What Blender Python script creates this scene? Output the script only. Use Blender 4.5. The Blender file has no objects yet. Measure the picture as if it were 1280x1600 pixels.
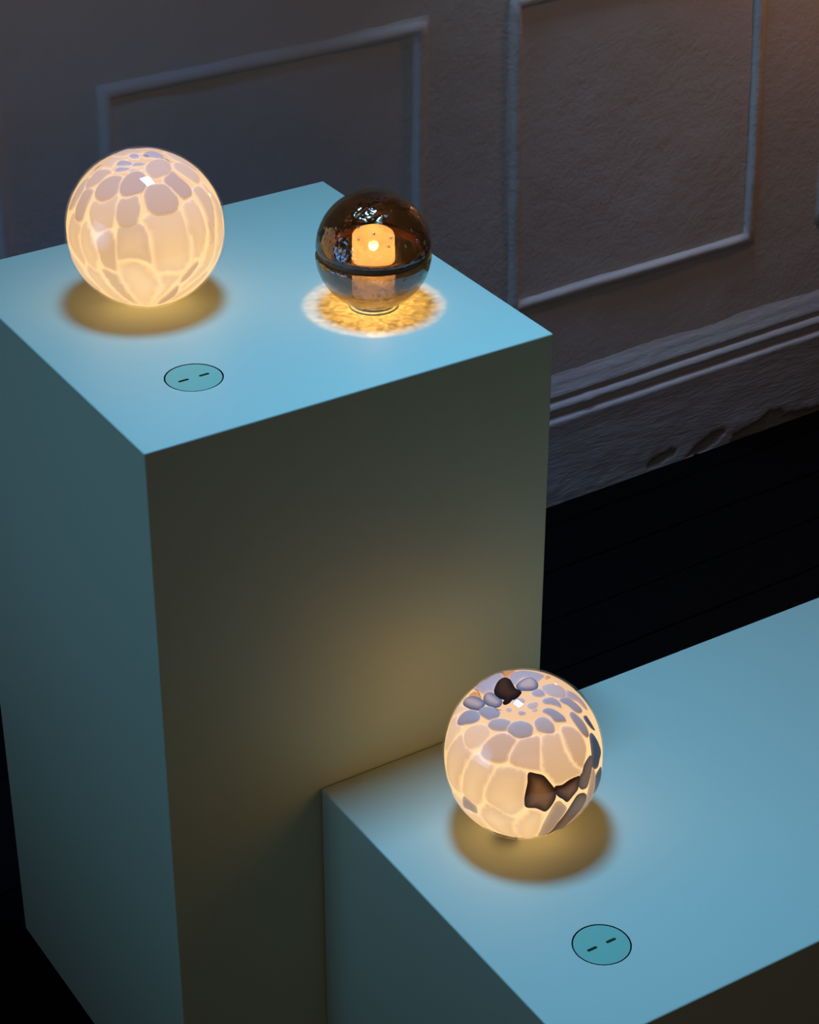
import bpy, bmesh, math, random
from mathutils import Vector, noise
from mathutils.geometry import delaunay_2d_cdt

random.seed(7)
SC = bpy.context.scene
COL = SC.collection

# ------------------------------------------------------------------ camera
cam_data = bpy.data.cameras.new('camera')
cam = bpy.data.objects.new('camera', cam_data)
COL.objects.link(cam)
cam_data.sensor_fit = 'VERTICAL'
cam_data.sensor_height = 36.0
cam_data.sensor_width = 28.8
cam_data.lens = 78.953
cam_data.clip_start = 0.05
cam.location = (-0.8122, -1.7802, 2.1173)
cam.rotation_euler = (1.0230, -0.0019, -0.5626)
SC.camera = cam

# ------------------------------------------------------------------ world, lights, exposure
SC.view_settings.view_transform = 'Standard'
SC.view_settings.look = 'None'
SC.view_settings.gamma = 1.0
SC.view_settings.exposure = 0.0
SC.view_settings.use_curve_mapping = False
SC.cycles.transparent_max_bounces = 24

world = bpy.data.worlds.new('dim_room')
SC.world = world
world.use_nodes = True
world.node_tree.nodes['Background'].inputs[0].default_value = (0.026, 0.024, 0.026, 1)
world.node_tree.nodes['Background'].inputs[1].default_value = 0.5


def area_light(name, loc, target, sx, sy, power, color, spread=math.pi):
    d = bpy.data.lights.new(name, 'AREA')
    d.shape = 'RECTANGLE'
    d.size = sx
    d.size_y = sy
    d.energy = power
    d.color = color
    d.spread = spread
    o = bpy.data.objects.new(name, d)
    COL.objects.link(o)
    o.location = loc
    o.rotation_euler = (Vector(target) - Vector(loc)).to_track_quat('-Z', 'Y').to_euler()
    return o


# cool skylight above the plinths, a dim window away to the left, a warm lamp beyond the right edge
area_light('skylight', (0.33, 0.26, 2.85), (0.39, -0.20, 1.0), 0.34, 0.46, 13.0, (0.134, 0.425, 1.0), math.radians(73))
area_light('left_window', (-2.3, 0.25, 1.12), (0.0, 0.04, 0.97), 1.6, 1.3, 2.0, (0.16, 0.48, 1.0), math.radians(42))
area_light('front_fill', (-1.5, -3.7, 1.9), (0.5, 1.0, 0.8), 2.4, 1.4, 4.8, (1.0, 0.90, 0.86))  # unseen fill added behind the camera to lift the wall and front faces
area_light('wall_graze_fill', (1.00, 0.93, 2.7), (1.58, 0.98, 0.30), 0.5, 0.10, 1.25, (0.33, 0.60, 1.0), math.radians(40))  # added strip out of view, puts cool grazing light on the mouldings
pl = bpy.data.lights.new('right_wall_lamp', 'POINT')
pl.energy = 2.6
pl.color = (1.0, 0.45, 0.18)
pl.shadow_soft_size = 0.05
plo = bpy.data.objects.new('right_wall_lamp', pl)
COL.objects.link(plo)
plo.location = (2.05, 0.80, 1.30)


FLAKES_WHITE = """
w1 -501,-393,771 -447,-337,829 -337,-292,895 -229,-304,925 -160,-370,915 -151,-476,866 -177,-540,823 -273,-594,757 -355,-571,740 -456,-529,716 -510,-470,720
w2 -144,-553,820 18,-599,800 69,-674,735 116,-755,645 72,-823,563 10,-856,518 -146,-850,507 -247,-814,526 -309,-742,595 -303,-652,695 -257,-587,768 -201,-555,807
w2 -108,-329,938 -9,-247,969 108,-220,970 207,-244,947 237,-313,920 220,-398,891 151,-491,858 49,-508,860 -84,-512,855 -122,-427,896
w1 202,-431,879 258,-517,816 334,-598,729 347,-666,660 313,-717,623 193,-766,614 136,-737,662 92,-683,724 49,-628,777 18,-583,812 35,-534,845 135,-470,872
w1 286,-308,907 375,-261,889 456,-284,844 542,-347,765 586,-404,702 543,-501,674 459,-555,694 385,-521,762 291,-456,841 255,-385,887
w0 411,-608,679 502,-560,659 585,-574,572 634,-616,467 639,-671,375 609,-745,272 573,-803,164 559,-828,47 509,-860,-31 432,-902,14 450,-881,149 452,-851,266 441,-797,413 404,-735,545 365,-675,641
w0 432,-902,11 555,-832,1 511,-844,-161 444,-850,-283 377,-863,-336 229,-881,-413 123,-878,-463 72,-837,-542 39,-870,-492 118,-913,-391 192,-924,-330 313,-921,-231 378,-922,-79
w0 180,-788,589 313,-735,602 365,-771,522 402,-846,350 410,-896,174 382,-916,121 345,-939,0 262,-960,-101 175,-981,-80 144,-981,-128 169,-982,79 172,-963,208 130,-958,255 127,-893,432 126,-834,537
w0 -391,-782,485 -326,-771,547 -150,-811,566 67,-823,564 98,-865,492 118,-921,372 134,-939,317 142,-973,182 135,-990,44 104,-991,-86 46,-983,-177 -10,-976,-217 -165,-970,-178 -258,-951,-169 -307,-938,-162 -351,-932,-89 -354,-932,77 -353,-898,264 -366,-841,399
w1 -520,-487,702 -454,-542,707 -351,-581,734 -355,-638,684 -374,-703,605 -430,-747,508 -452,-766,457 -513,-753,412 -587,-711,387 -640,-653,405 -654,-595,467 -643,-546,537 -599,-507,620 -548,-486,681
w0 -687,-644,337 -641,-639,424 -559,-700,445 -444,-768,462 -396,-815,423 -374,-870,322 -379,-902,208 -375,-926,34 -375,-926,-49 -438,-899,-7 -510,-860,23 -593,-805,32 -660,-751,21 -718,-696,-5 -731,-681,43 -721,-664,199
w0 -717,-696,-46 -662,-749,-16 -568,-823,-3 -484,-874,-42 -411,-906,-103 -348,-917,-198 -281,-892,-354 -288,-848,-445 -306,-730,-611 -291,-559,-776 -330,-523,-786 -438,-601,-668 -541,-658,-524 -621,-678,-392 -689,-687,-232 -714,-689,-123
w0 -751,-210,626 -718,-314,621 -654,-377,656 -563,-408,719 -538,-452,711 -591,-492,639 -638,-538,550 -668,-570,479 -707,-582,402 -743,-557,370 -796,-507,331 -853,-429,297 -871,-357,338 -867,-275,415 -839,-210,502 -801,-190,567
w1 -691,-117,714 -633,-102,767 -552,-115,826 -463,-168,870 -401,-250,881 -393,-291,872 -461,-346,817 -511,-403,759 -566,-414,713 -633,-393,667 -706,-328,628 -736,-238,633 -729,-160,666
w1 -720,100,687 -675,149,723 -607,146,781 -525,132,841 -474,40,880 -442,-71,894 -459,-122,880 -522,-94,848 -619,-94,780 -690,-40,722 -745,50,666
w1 -923,35,384 -880,72,470 -816,72,574 -763,75,642 -722,15,691 -699,-96,708 -752,-137,645 -808,-146,571 -855,-156,494 -896,-170,409 -925,-143,351 -944,-60,324 -939,7,344
w0 -910,-192,366 -890,-231,394 -895,-292,337 -894,-331,303 -894,-395,209 -887,-455,75 -877,-481,-18 -892,-444,-84 -893,-402,-203 -932,-324,-164 -961,-264,-78 -976,-215,31 -973,-179,145 -946,-165,280
w1 -770,-533,351 -733,-573,366 -719,-614,324 -718,-662,215 -734,-678,43 -729,-666,-156 -785,-604,-135 -830,-544,-125 -856,-512,-66 -873,-486,38 -881,-445,162 -867,-446,222 -823,-483,299
w1 -851,-494,-176 -829,-539,-150 -772,-608,-182 -721,-662,-204 -684,-667,-297 -611,-649,-454 -516,-617,-594 -412,-541,-733 -475,-516,-713 -598,-533,-598 -712,-528,-463 -791,-518,-326 -831,-499,-244
w0 -946,-242,-216 -938,-296,-178 -903,-373,-211 -864,-442,-240 -808,-460,-368 -717,-482,-504 -598,-488,-636 -496,-439,-749 -552,-338,-762 -690,-328,-645 -805,-315,-503 -888,-252,-385 -929,-228,-291
w0 -965,154,212 -937,134,323 -912,74,404 -942,-37,334 -934,-128,334 -943,-152,295 -965,-155,210 -977,-149,153 -983,-181,38 -964,-246,-98 -957,-201,-211 -976,-142,-165 -996,0,-85 -995,92,-29 -989,144,43 -973,155,174
w1 -893,284,348 -842,297,451 -760,289,582 -681,261,684 -621,179,763 -727,104,678 -775,71,628 -845,97,526 -887,119,445 -905,216,367
w0 -965,186,-185 -977,24,-211 -952,-108,-287 -920,-124,-373 -860,-199,-470 -787,-270,-554 -776,-117,-620 -838,20,-546 -881,146,-451 -919,228,-321
w1 186,-972,-142 229,-963,-142 247,-953,-174 183,-947,-263 110,-933,-344 37,-922,-386 12,-914,-406 -8,-928,-372 12,-954,-301 97,-972,-213
w0 -267,-934,-239 -235,-946,-223 -15,-963,-270 -33,-947,-320 -99,-920,-380 -137,-872,-469 -190,-808,-557 -228,-721,-654 -247,-623,-742 -264,-728,-632 -228,-844,-486 -220,-890,-399 -251,-907,-337
w1 -66,-895,-440 -16,-901,-434 -11,-880,-475 -14,-804,-595 -60,-745,-664 -125,-667,-735 -189,-611,-769 -203,-717,-667 -133,-828,-545
w0 412,-830,-376 449,-781,-434 352,-783,-512 211,-788,-579 95,-744,-662 -7,-671,-742 -49,-721,-691 28,-807,-590 129,-840,-527 257,-862,-438
w0 550,-506,665 648,-459,608 728,-495,474 781,-512,357 814,-531,237 793,-596,126 780,-625,-28 757,-642,-122 663,-718,-210 580,-744,-330 482,-799,-359 527,-818,-231 575,-811,-105 593,-805,0 625,-767,145 643,-725,247 654,-661,368 644,-599,476 599,-566,566
w0 326,26,945 402,11,916 495,-63,867 592,-164,789 649,-267,713 547,-322,773 456,-284,844 393,-226,891 345,-211,914 321,-114,940
p1 13,-38,999 100,24,995 182,19,983 233,-67,970 249,-162,955 195,-213,957 115,-189,975 48,-154,987 -14,-129,992
p1 -157,24,987 -94,56,994 -42,9,999 -44,-72,996 -93,-112,989 -154,-65,986
p1 -350,-20,937 -284,17,959 -228,-44,973 -185,-146,972 -226,-189,956 -296,-140,945 -358,-75,931
p1 -421,-104,901 -360,-97,928 -297,-161,941 -247,-230,941 -291,-242,926 -361,-212,908 -417,-154,896
p1 -211,-177,961 -161,-173,972 -94,-208,974 -52,-252,966 -102,-278,955 -173,-251,952 -215,-222,951
w1 -299,-256,919 -247,-249,936 -183,-287,940 -140,-331,933 -211,-306,928 -280,-293,914
w0 -458,191,868 -359,236,903 -274,213,938 -209,33,977 -203,-50,978 -299,43,953 -384,-12,923 -423,-14,906 -453,81,888
w0 -250,285,925 -120,338,934 -8,334,943 34,243,969 48,19,999 -25,23,999 -107,87,990 -187,78,979
w0 -607,227,761 -521,243,818 -449,149,881 -461,104,881 -546,130,828 -598,145,789
x0 -35,-109,993 2,-110,994 26,-137,990 41,-173,984
y0 -562,158,812 -520,184,834 -478,170,862 -451,125,884
y0 150,-229,962 211,-237,948 236,-279,931 237,-313,920
"""

FLAKES_SPOTTED = """
k2 -355,160,921 -284,236,929 -188,303,934 -110,297,948 -98,212,972 -140,77,987 -160,-11,987 -135,-93,986 -180,-129,975 -254,-149,956 -290,-129,948 -347,-140,927 -392,-118,912 -388,-81,918 -355,-62,933 -381,3,925 -382,76,921
o0 -3,526,850 82,543,836 130,406,905 24,315,949 -86,273,958 -76,362,929
t0 -80,248,965 68,344,937 188,337,922 268,244,932 340,155,927 330,68,942 186,-17,982 142,-36,989 115,102,988 33,132,991 -39,102,994 -127,63,990
e1 -116,35,993 -34,79,996 75,103,992 143,69,987 152,-7,988 120,-89,989 54,-147,988 -22,-138,990 -107,-85,991 -137,-40,990
t1 134,-149,980 215,-122,969 326,-112,939 406,-148,902 436,-194,879 416,-266,870 356,-335,872 266,-344,900 196,-326,925 132,-270,954 123,-209,970
t1 -47,-189,981 9,-166,986 74,-162,984 109,-199,974 99,-272,957 31,-282,959 -34,-244,969
t1 12,-339,941 77,-319,944 162,-330,930 208,-368,906 225,-417,881 205,-476,855 168,-454,875 94,-412,906 23,-382,924
t1 246,-372,895 349,-345,871 429,-366,826 495,-423,759 525,-472,709 487,-508,710 410,-527,744 359,-495,792 319,-447,836 261,-411,874
t1 -64,-451,890 -4,-438,899 63,-458,887 127,-514,848 173,-567,805 179,-611,771 156,-622,767 28,-599,800 6,-541,841 -26,-499,866
t1 277,-551,787 336,-527,780 387,-560,733 440,-605,663 467,-659,589 467,-707,531 421,-743,521 355,-729,585 309,-672,673 279,-608,743
t1 -213,-507,835 -155,-496,855 -86,-513,854 -44,-556,830 -14,-616,788 -31,-671,741 -73,-690,720 -131,-671,730 -192,-627,755 -231,-595,770 -228,-546,806
t1 -529,-385,756 -486,-364,795 -424,-374,825 -353,-416,838 -292,-478,828 -268,-532,803 -286,-573,768 -331,-596,732 -398,-578,712 -463,-528,712 -507,-470,722
t1 -652,-153,742 -609,-147,779 -558,-188,808 -497,-260,828 -453,-343,823 -508,-352,786 -541,-373,754 -600,-313,736 -643,-244,725 -659,-178,731
t1 -617,103,780 -579,94,810 -533,28,846 -503,-61,862 -485,-153,861 -527,-186,829 -572,-151,806 -615,-112,780 -634,-21,773 -636,51,770
t1 -778,332,534 -738,362,569 -688,333,645 -654,250,714 -638,139,758 -640,60,766 -677,4,736 -732,54,679 -775,169,608 -795,260,548
e1 -575,520,632 -511,556,655 -498,471,729 -501,331,800 -511,211,833 -524,117,844 -588,95,803 -620,135,773 -637,261,726 -625,383,680
e1 -494,191,848 -439,244,865 -391,211,896 -383,119,916 -385,26,922 -388,-52,920 -441,-87,893 -493,-46,869 -520,48,853 -518,126,846
n0 -371,570,733 -258,647,718 -176,588,790 -20,633,774 2,548,836 -106,289,951 -184,294,938 -288,245,926 -360,169,918 -387,246,888 -440,287,851 -417,411,811
o0 -491,526,695 -450,542,710 -417,486,768 -458,319,829 -504,221,835 -495,355,793
w0 -863,63,501 -822,98,562 -767,62,639 -713,-21,701 -666,-144,732 -676,-250,693 -759,-242,605 -814,-223,537 -883,-104,458 -887,-4,463
w1 -836,-274,475 -784,-252,567 -706,-281,650 -625,-322,711 -555,-394,733 -509,-473,719 -489,-533,690 -564,-544,621 -623,-560,547 -649,-580,493 -730,-518,446 -790,-429,438 -829,-338,446
w1 -626,-580,522 -577,-565,590 -479,-548,686 -390,-577,718 -321,-612,723 -239,-648,723 -284,-733,619 -322,-793,517 -341,-840,423 -323,-859,396 -438,-797,415 -569,-696,439 -620,-634,462 -635,-603,482
w1 -215,-665,715 -72,-688,722 13,-704,710 16,-777,629 20,-850,527 59,-902,428 121,-936,330 210,-947,242 142,-964,223 13,-973,229 -88,-974,211 -181,-961,210 -228,-938,262 -275,-899,342 -316,-860,401 -310,-807,502
w1 61,-671,739 151,-658,737 239,-683,691 314,-726,612 354,-785,508 339,-841,421 279,-894,350 210,-939,273 126,-928,351 77,-889,452 49,-836,546 40,-755,654
w0 -993,-117,3 -977,-127,169 -939,-155,307 -885,-191,424 -850,-249,465 -841,-327,432 -807,-425,411 -772,-485,410 -827,-482,290 -879,-454,147 -902,-432,16 -902,-425,-76 -920,-347,-182 -949,-255,-184 -977,-158,-145 -990,-107,-93
w0 -889,-458,27 -861,-478,175 -809,-499,312 -756,-521,397 -663,-610,435 -538,-734,415 -505,-784,361 -526,-804,276 -559,-822,106 -552,-833,-31 -605,-787,-117 -656,-732,-186 -717,-674,-179 -802,-587,-111 -869,-491,-57
w0 -890,-373,-261 -885,-443,-145 -863,-498,-90 -784,-607,-131 -715,-671,-196 -657,-720,-224 -622,-744,-246 -624,-707,-332 -577,-661,-480 -440,-592,-675 -488,-499,-716 -609,-447,-655 -736,-418,-532 -831,-372,-414 -871,-355,-339
w0 -612,-719,-330 -572,-788,-228 -515,-847,-135 -502,-860,-92 -402,-907,-121 -326,-923,-206 -331,-899,-288 -318,-832,-455 -260,-662,-703 -286,-540,-792 -428,-604,-673 -550,-668,-502
n0 -289,-910,-297 -264,-946,-186 -210,-976,-51 -149,-989,-24 -93,-993,-77 -22,-983,-180 -42,-964,-263 -87,-920,-382 -103,-836,-539 -111,-718,-687 -223,-686,-692 -293,-837,-461
b1 139,-989,-43 239,-968,-76 308,-938,-161 293,-911,-291 226,-896,-383 141,-850,-508 87,-759,-645 -50,-776,-629 -69,-660,-748 -100,-865,-492 -55,-937,-344 11,-978,-206 78,-992,-96
d2 -481,-789,383 -404,-837,369 -332,-879,343 -285,-917,280 -227,-956,186 -195,-973,126 -205,-978,36 -253,-966,-61 -314,-941,-131 -373,-922,-99 -438,-897,-60 -534,-844,-45 -557,-830,32 -539,-827,159 -507,-817,276
d2 -201,-961,188 -110,-977,182 11,-977,213 152,-967,206 134,-985,112 122,-992,43 48,-999,-12 -30,-997,-70 -93,-996,-7 -161,-986,52 -196,-974,117
b2 311,-895,319 389,-858,336 423,-858,293 404,-890,213 349,-930,113 296,-955,2 244,-970,-8 181,-983,25 134,-986,103 149,-973,177 215,-948,233 257,-922,289
g1 481,-718,503 542,-679,496 593,-685,423 642,-699,316 667,-718,201 599,-784,163 528,-842,107 444,-883,155 408,-882,236 436,-836,333 451,-795,405
n0 378,-919,114 428,-889,164 473,-876,91 488,-869,-77 508,-828,-238 506,-767,-394 364,-825,-433 247,-760,-601 157,-741,-653 73,-716,-695 131,-836,-533 226,-896,-383 307,-918,-252 331,-941,-70
g1 492,-870,21 569,-822,40 659,-752,3 674,-713,-193 589,-749,-303 563,-756,-333 498,-859,-116
g0 500,-551,668 570,-515,641 591,-546,593 622,-581,525 645,-612,458 576,-629,522 517,-605,606
n0 466,-211,859 575,-210,791 646,-260,717 678,-337,653 669,-409,621 601,-412,685 549,-363,753 449,-353,821 371,-343,863
o0 301,13,954 396,115,911 439,73,895 347,4,938
w0 -930,307,201 -903,244,354 -845,153,513 -857,88,508 -885,14,465 -884,-106,455 -879,-167,446 -936,-136,324 -980,-100,173 -997,-71,-24 -987,-81,-140 -982,80,-173 -965,231,-124 -955,296,11
w0 -715,549,433 -709,438,553 -783,323,531 -795,184,578 -858,223,463 -908,282,311 -921,336,195 -895,423,143 -846,470,254 -780,510,362
w0 -658,606,447 -562,615,553 -622,448,642 -647,275,711 -668,378,640 -690,481,541
n1 -975,-110,-196 -972,-181,-152 -951,-257,-172 -921,-319,-223 -893,-297,-338 -915,-192,-356 -923,-52,-381
w0 -891,274,-362 -966,-67,-250 -919,-46,-391 -898,-168,-408 -877,-318,-360 -834,-348,-428 -703,-282,-653 -740,-101,-665 -807,13,-590 -859,133,-495
t1 -321,-312,894 -281,-327,902 -254,-375,892 -294,-376,879 -332,-344,878
t1 -420,-189,887 -383,-192,904 -366,-242,898 -405,-240,882
t1 -197,-306,931 -134,-302,944 -54,-332,942 -98,-381,919 -172,-372,912
t1 -311,-174,934 -247,-154,957 -183,-192,964 -177,-243,954 -226,-255,940 -283,-222,933
t1 -186,-393,901 -142,-388,911 -102,-403,910 -134,-420,898
x0 -361,584,727 -411,487,770 -436,382,814 -472,285,835 -511,211,833
x0 8,550,835 -63,388,920 -97,273,957
x0 -503,-61,862 -487,-126,864 -458,-172,872
"""

# ------------------------------------------------------------------ material helpers
def mat_new(name):
    m = bpy.data.materials.new(name)
    m.use_nodes = True
    nt = m.node_tree
    b = nt.nodes['Principled BSDF']
    return m, nt, b


def nd(nt, kind, **props):
    n = nt.nodes.new(kind)
    for k, v in props.items():
        setattr(n, k, v)
    return n


def bump_from(nt, bsdf, scales, dist, strength=1.0, stretch=None):
    tc = nd(nt, 'ShaderNodeTexCoord')
    src = tc.outputs['Object']
    if stretch:
        mp = nd(nt, 'ShaderNodeMapping')
        mp.inputs['Scale'].default_value = stretch
        nt.links.new(src, mp.inputs['Vector'])
        src = mp.outputs['Vector']
    total = None
    for sc, w, det in scales:
        n = nd(nt, 'ShaderNodeTexNoise')
        n.inputs['Scale'].default_value = sc
        n.inputs['Detail'].default_value = det
        nt.links.new(src, n.inputs['Vector'])
        mu = nd(nt, 'ShaderNodeMath', operation='MULTIPLY')
        nt.links.new(n.outputs['Fac'], mu.inputs[0])
        mu.inputs[1].default_value = w
        if total is None:
            total = mu.outputs[0]
        else:
            ad = nd(nt, 'ShaderNodeMath', operation='ADD')
            nt.links.new(total, ad.inputs[0])
            nt.links.new(mu.outputs[0], ad.inputs[1])
            total = ad.outputs[0]
    b = nd(nt, 'ShaderNodeBump')
    b.inputs['Distance'].default_value = dist
    b.inputs['Strength'].default_value = strength
    nt.links.new(total, b.inputs['Height'])
    nt.links.new(b.outputs['Normal'], bsdf.inputs['Normal'])
    return src


def simple_mat(name, col, rough=0.5, spec=0.5, bump=None, mottled=0.0, mscale=6.0, stretch=None):
    m, nt, b = mat_new(name)
    b.inputs['Base Color'].default_value = (*col, 1)
    b.inputs['Roughness'].default_value = rough
    b.inputs['Specular IOR Level'].default_value = spec
    if bump:
        bump_from(nt, b, bump[0], bump[1], bump[2], stretch)
    if mottled:
        tc = nd(nt, 'ShaderNodeTexCoord')
        n = nd(nt, 'ShaderNodeTexNoise')
        n.inputs['Scale'].default_value = mscale
        n.inputs['Detail'].default_value = 5
        nt.links.new(tc.outputs['Object'], n.inputs['Vector'])
        mx = nd(nt, 'ShaderNodeMix', data_type='RGBA')
        nt.links.new(n.outputs['Fac'], mx.inputs['Factor'])
        lo = tuple(c * (1 - mottled) for c in col)
        hi = tuple(min(1, c * (1 + mottled)) for c in col)
        mx.inputs[6].default_value = (*lo, 1)
        mx.inputs[7].default_value = (*hi, 1)
        nt.links.new(mx.outputs[2], b.inputs['Base Color'])
    return m


PLINTH = simple_mat('aqua_satin_paint', (0.53, 0.53, 0.325), 0.42, 0.35, ([(900, 1.0, 2)], 0.00006, 0.5), 0.015, 3.0)
WELL = simple_mat('well_shade_black', (0.004, 0.004, 0.004), 0.8, 0.2, mottled=0.2)  # near black: the shade inside the cable wells is put into this colour
CAP = simple_mat('teal_plastic', (0.22, 0.42, 0.235), 0.45, 0.4, mottled=0.02, mscale=40)
FLOOR = simple_mat('black_floor_paint', (0.0014, 0.0014, 0.0016), 0.55, 0.08, ([(14, 1.0, 6)], 0.002, 0.5), 0.25, 9.0, (1, 12, 1))
GAP = simple_mat('floor_gap_dirt', (0.002, 0.002, 0.002), 0.9, 0.1, mottled=0.2)
WALLM = simple_mat('old_painted_plaster', (0.92, 0.82, 0.76), 0.6, 0.25,
                   ([(45, 0.5, 6), (140, 0.35, 4), (12, 1.0, 3)], 0.006, 0.30), 0.05, 5.0)

# baseboard paint: the same paint, brown plaster where it has flaked off
BASEM, nt, b = mat_new('chipped_baseboard_paint')
b.inputs['Roughness'].default_value = 0.6
b.inputs['Specular IOR Level'].default_value = 0.25
bump_from(nt, b, [(30, 1.0, 6), (120, 0.3, 3)], 0.005, 0.35, (0.45, 1, 1.6))
at = nd(nt, 'ShaderNodeAttribute', attribute_name='chip')
mx = nd(nt, 'ShaderNodeMix', data_type='RGBA')
mx.inputs[6].default_value = (0.80, 0.72, 0.68, 1)
mx.inputs[7].default_value = (0.42, 0.36, 0.27, 1)
nt.links.new(at.outputs['Fac'], mx.inputs['Factor'])
nt.links.new(mx.outputs[2], b.inputs['Base Color'])


def glow_glass(name, edge, centre, albedo):
    """opal glass of a lit lamp: thin edges let more of the lamp's light through than the thick middle"""
    m, nt, b = mat_new(name)
    at = nd(nt, 'ShaderNodeAttribute', attribute_name='thick')
    mx = nd(nt, 'ShaderNodeMix', data_type='RGBA')
    mx.inputs[6].default_value = (*edge, 1)
    mx.inputs[7].default_value = (*centre, 1)
    nt.links.new(at.outputs['Fac'], mx.inputs['Factor'])
    nt.links.new(mx.outputs[2], b.inputs['Emission Color'])
    b.inputs['Emission Strength'].default_value = 1.0
    b.inputs['Base Color'].default_value = (*albedo, 1)
    b.inputs['Roughness'].default_value = 0.5
    b.inputs['Specular IOR Level'].default_value = 0.0
    return m


GLOW = {
    'w': glow_glass('white_opal_flake', (1.12, 0.70, 0.300), (0.54, 0.29, 0.125), (0.21, 0.19, 0.19)),
    't': glow_glass('thick_opal_flake', (0.95, 0.56, 0.22), (0.235, 0.125, 0.065), (0.33, 0.31, 0.285)),
    'p': glow_glass('pale_lavender_flake', (1.0, 0.66, 0.33), (0.44, 0.26, 0.17), (0.24, 0.24, 0.24)),
    'n': glow_glass('tan_opal_flake', (0.55, 0.30, 0.12), (0.36, 0.20, 0.10), (0.28, 0.28, 0.28)),
    'e': glow_glass('dark_edged_opal_flake', (0.05, 0.015, 0.004), (0.44, 0.25, 0.13), (0.20, 0.20, 0.20)),
    'd': glow_glass('dark_brown_flake', (0.020, 0.006, 0.001), (0.20, 0.085, 0.028), (0.016, 0.012, 0.010)),
    'k': glow_glass('black_brown_flake', (0.006, 0.002, 0.001), (0.055, 0.020, 0.005), (0.012, 0.010, 0.009)),
    'b': glow_glass('grey_brown_flake', (0.07, 0.025, 0.008), (0.15, 0.085, 0.045), (0.11, 0.10, 0.10)),
    'g': glow_glass('slate_flake', (0.10, 0.05, 0.03), (0.03, 0.025, 0.025), (0.16, 0.16, 0.18)),
    'o': glow_glass('amber_flake', (0.80, 0.30, 0.05), (0.60, 0.22, 0.04), (0.15, 0.12, 0.08)),
    'base': glow_glass('lit_opal_globe', (1.18, 0.74, 0.315), (0.93, 0.54, 0.22), (0.10, 0.10, 0.10)),
}
VEIN = simple_mat('dark_glass_vein', (0.03, 0.012, 0.006), 0.3, 0.5, mottled=0.2)
VEIN_PALE = simple_mat('brown_glass_vein', (0.22, 0.12, 0.07), 0.3, 0.5, mottled=0.2)


def clear_glass(name, tint, f0, f90, rough, bump=None, bump_dist=0.001, tint_noise=None, power=4.0, haze=None):
    """thin glass wall: tinted see-through plus a Fresnel gloss"""
    m = bpy.data.materials.new(name)
    m.use_nodes = True
    nt = m.node_tree
    nt.nodes.clear()
    out = nd(nt, 'ShaderNodeOutputMaterial')
    mix = nd(nt, 'ShaderNodeMixShader')
    tr = nd(nt, 'ShaderNodeBsdfTransparent')
    tr.inputs['Color'].default_value = (*tint, 1)
    body_out = tr.outputs[0]
    if haze:
        hz = nd(nt, 'ShaderNodeBsdfTranslucent')
        hz.inputs['Color'].default_value = (*haze[1], 1)
        hm = nd(nt, 'ShaderNodeMixShader')
        hm.inputs['Fac'].default_value = haze[0]
        nt.links.new(tr.outputs[0], hm.inputs[1])
        nt.links.new(hz.outputs[0], hm.inputs[2])
        body_out = hm.outputs[0]
    gl = nd(nt, 'ShaderNodeBsdfGlossy')
    gl.inputs['Roughness'].default_value = rough
    gl.inputs['Color'].default_value = (1, 1, 1, 1)
    lw = nd(nt, 'ShaderNodeLayerWeight')
    lw.inputs['Blend'].default_value = 0.5
    pw = nd(nt, 'ShaderNodeMath', operation='POWER')
    pw.inputs[1].default_value = power
    nt.links.new(lw.outputs['Facing'], pw.inputs[0])
    mr = nd(nt, 'ShaderNodeMapRange')
    mr.inputs['To Min'].default_value = f0
    mr.inputs['To Max'].default_value = f90
    nt.links.new(pw.outputs[0], mr.inputs['Value'])
    nt.links.new(mr.outputs[0], mix.inputs['Fac'])
    nt.links.new(body_out, mix.inputs[1])
    nt.links.new(gl.outputs[0], mix.inputs[2])
    nt.links.new(mix.outputs[0], out.inputs['Surface'])
    tc = nd(nt, 'ShaderNodeTexCoord')
    if bump:
        tot = None
        for sc, w in bump:
            n = nd(nt, 'ShaderNodeTexNoise')
            n.inputs['Scale'].default_value = sc
            n.inputs['Detail'].default_value = 2
            nt.links.new(tc.outputs['Object'], n.inputs['Vector'])
            mu = nd(nt, 'ShaderNodeMath', operation='MULTIPLY')
            mu.inputs[1].default_value = w
            nt.links.new(n.outputs['Fac'], mu.inputs[0])
            if tot is None:
                tot = mu.outputs[0]
            else:
                ad = nd(nt, 'ShaderNodeMath', operation='ADD')
                nt.links.new(tot, ad.inputs[0])
                nt.links.new(mu.outputs[0], ad.inputs[1])
                tot = ad.outputs[0]
        bp = nd(nt, 'ShaderNodeBump')
        bp.inputs['Distance'].default_value = bump_dist
        nt.links.new(tot, bp.inputs['Height'])
        nt.links.new(bp.outputs['Normal'], gl.inputs['Normal'])
    if tint_noise:
        sc, lo, hi = tint_noise
        v = nd(nt, 'ShaderNodeTexVoronoi', feature='F1')
        v.inputs['Scale'].default_value = sc
        nt.links.new(tc.outputs['Object'], v.inputs['Vector'])
        mx = nd(nt, 'ShaderNodeMix', data_type='RGBA')
        mx.inputs[6].default_value = (*hi, 1)
        mx.inputs[7].default_value = (*lo, 1)
        nt.links.new(v.outputs['Distance'], mx.inputs['Factor'])
        nt.links.new(mx.outputs[2], tr.inputs['Color'])
    return m


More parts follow.
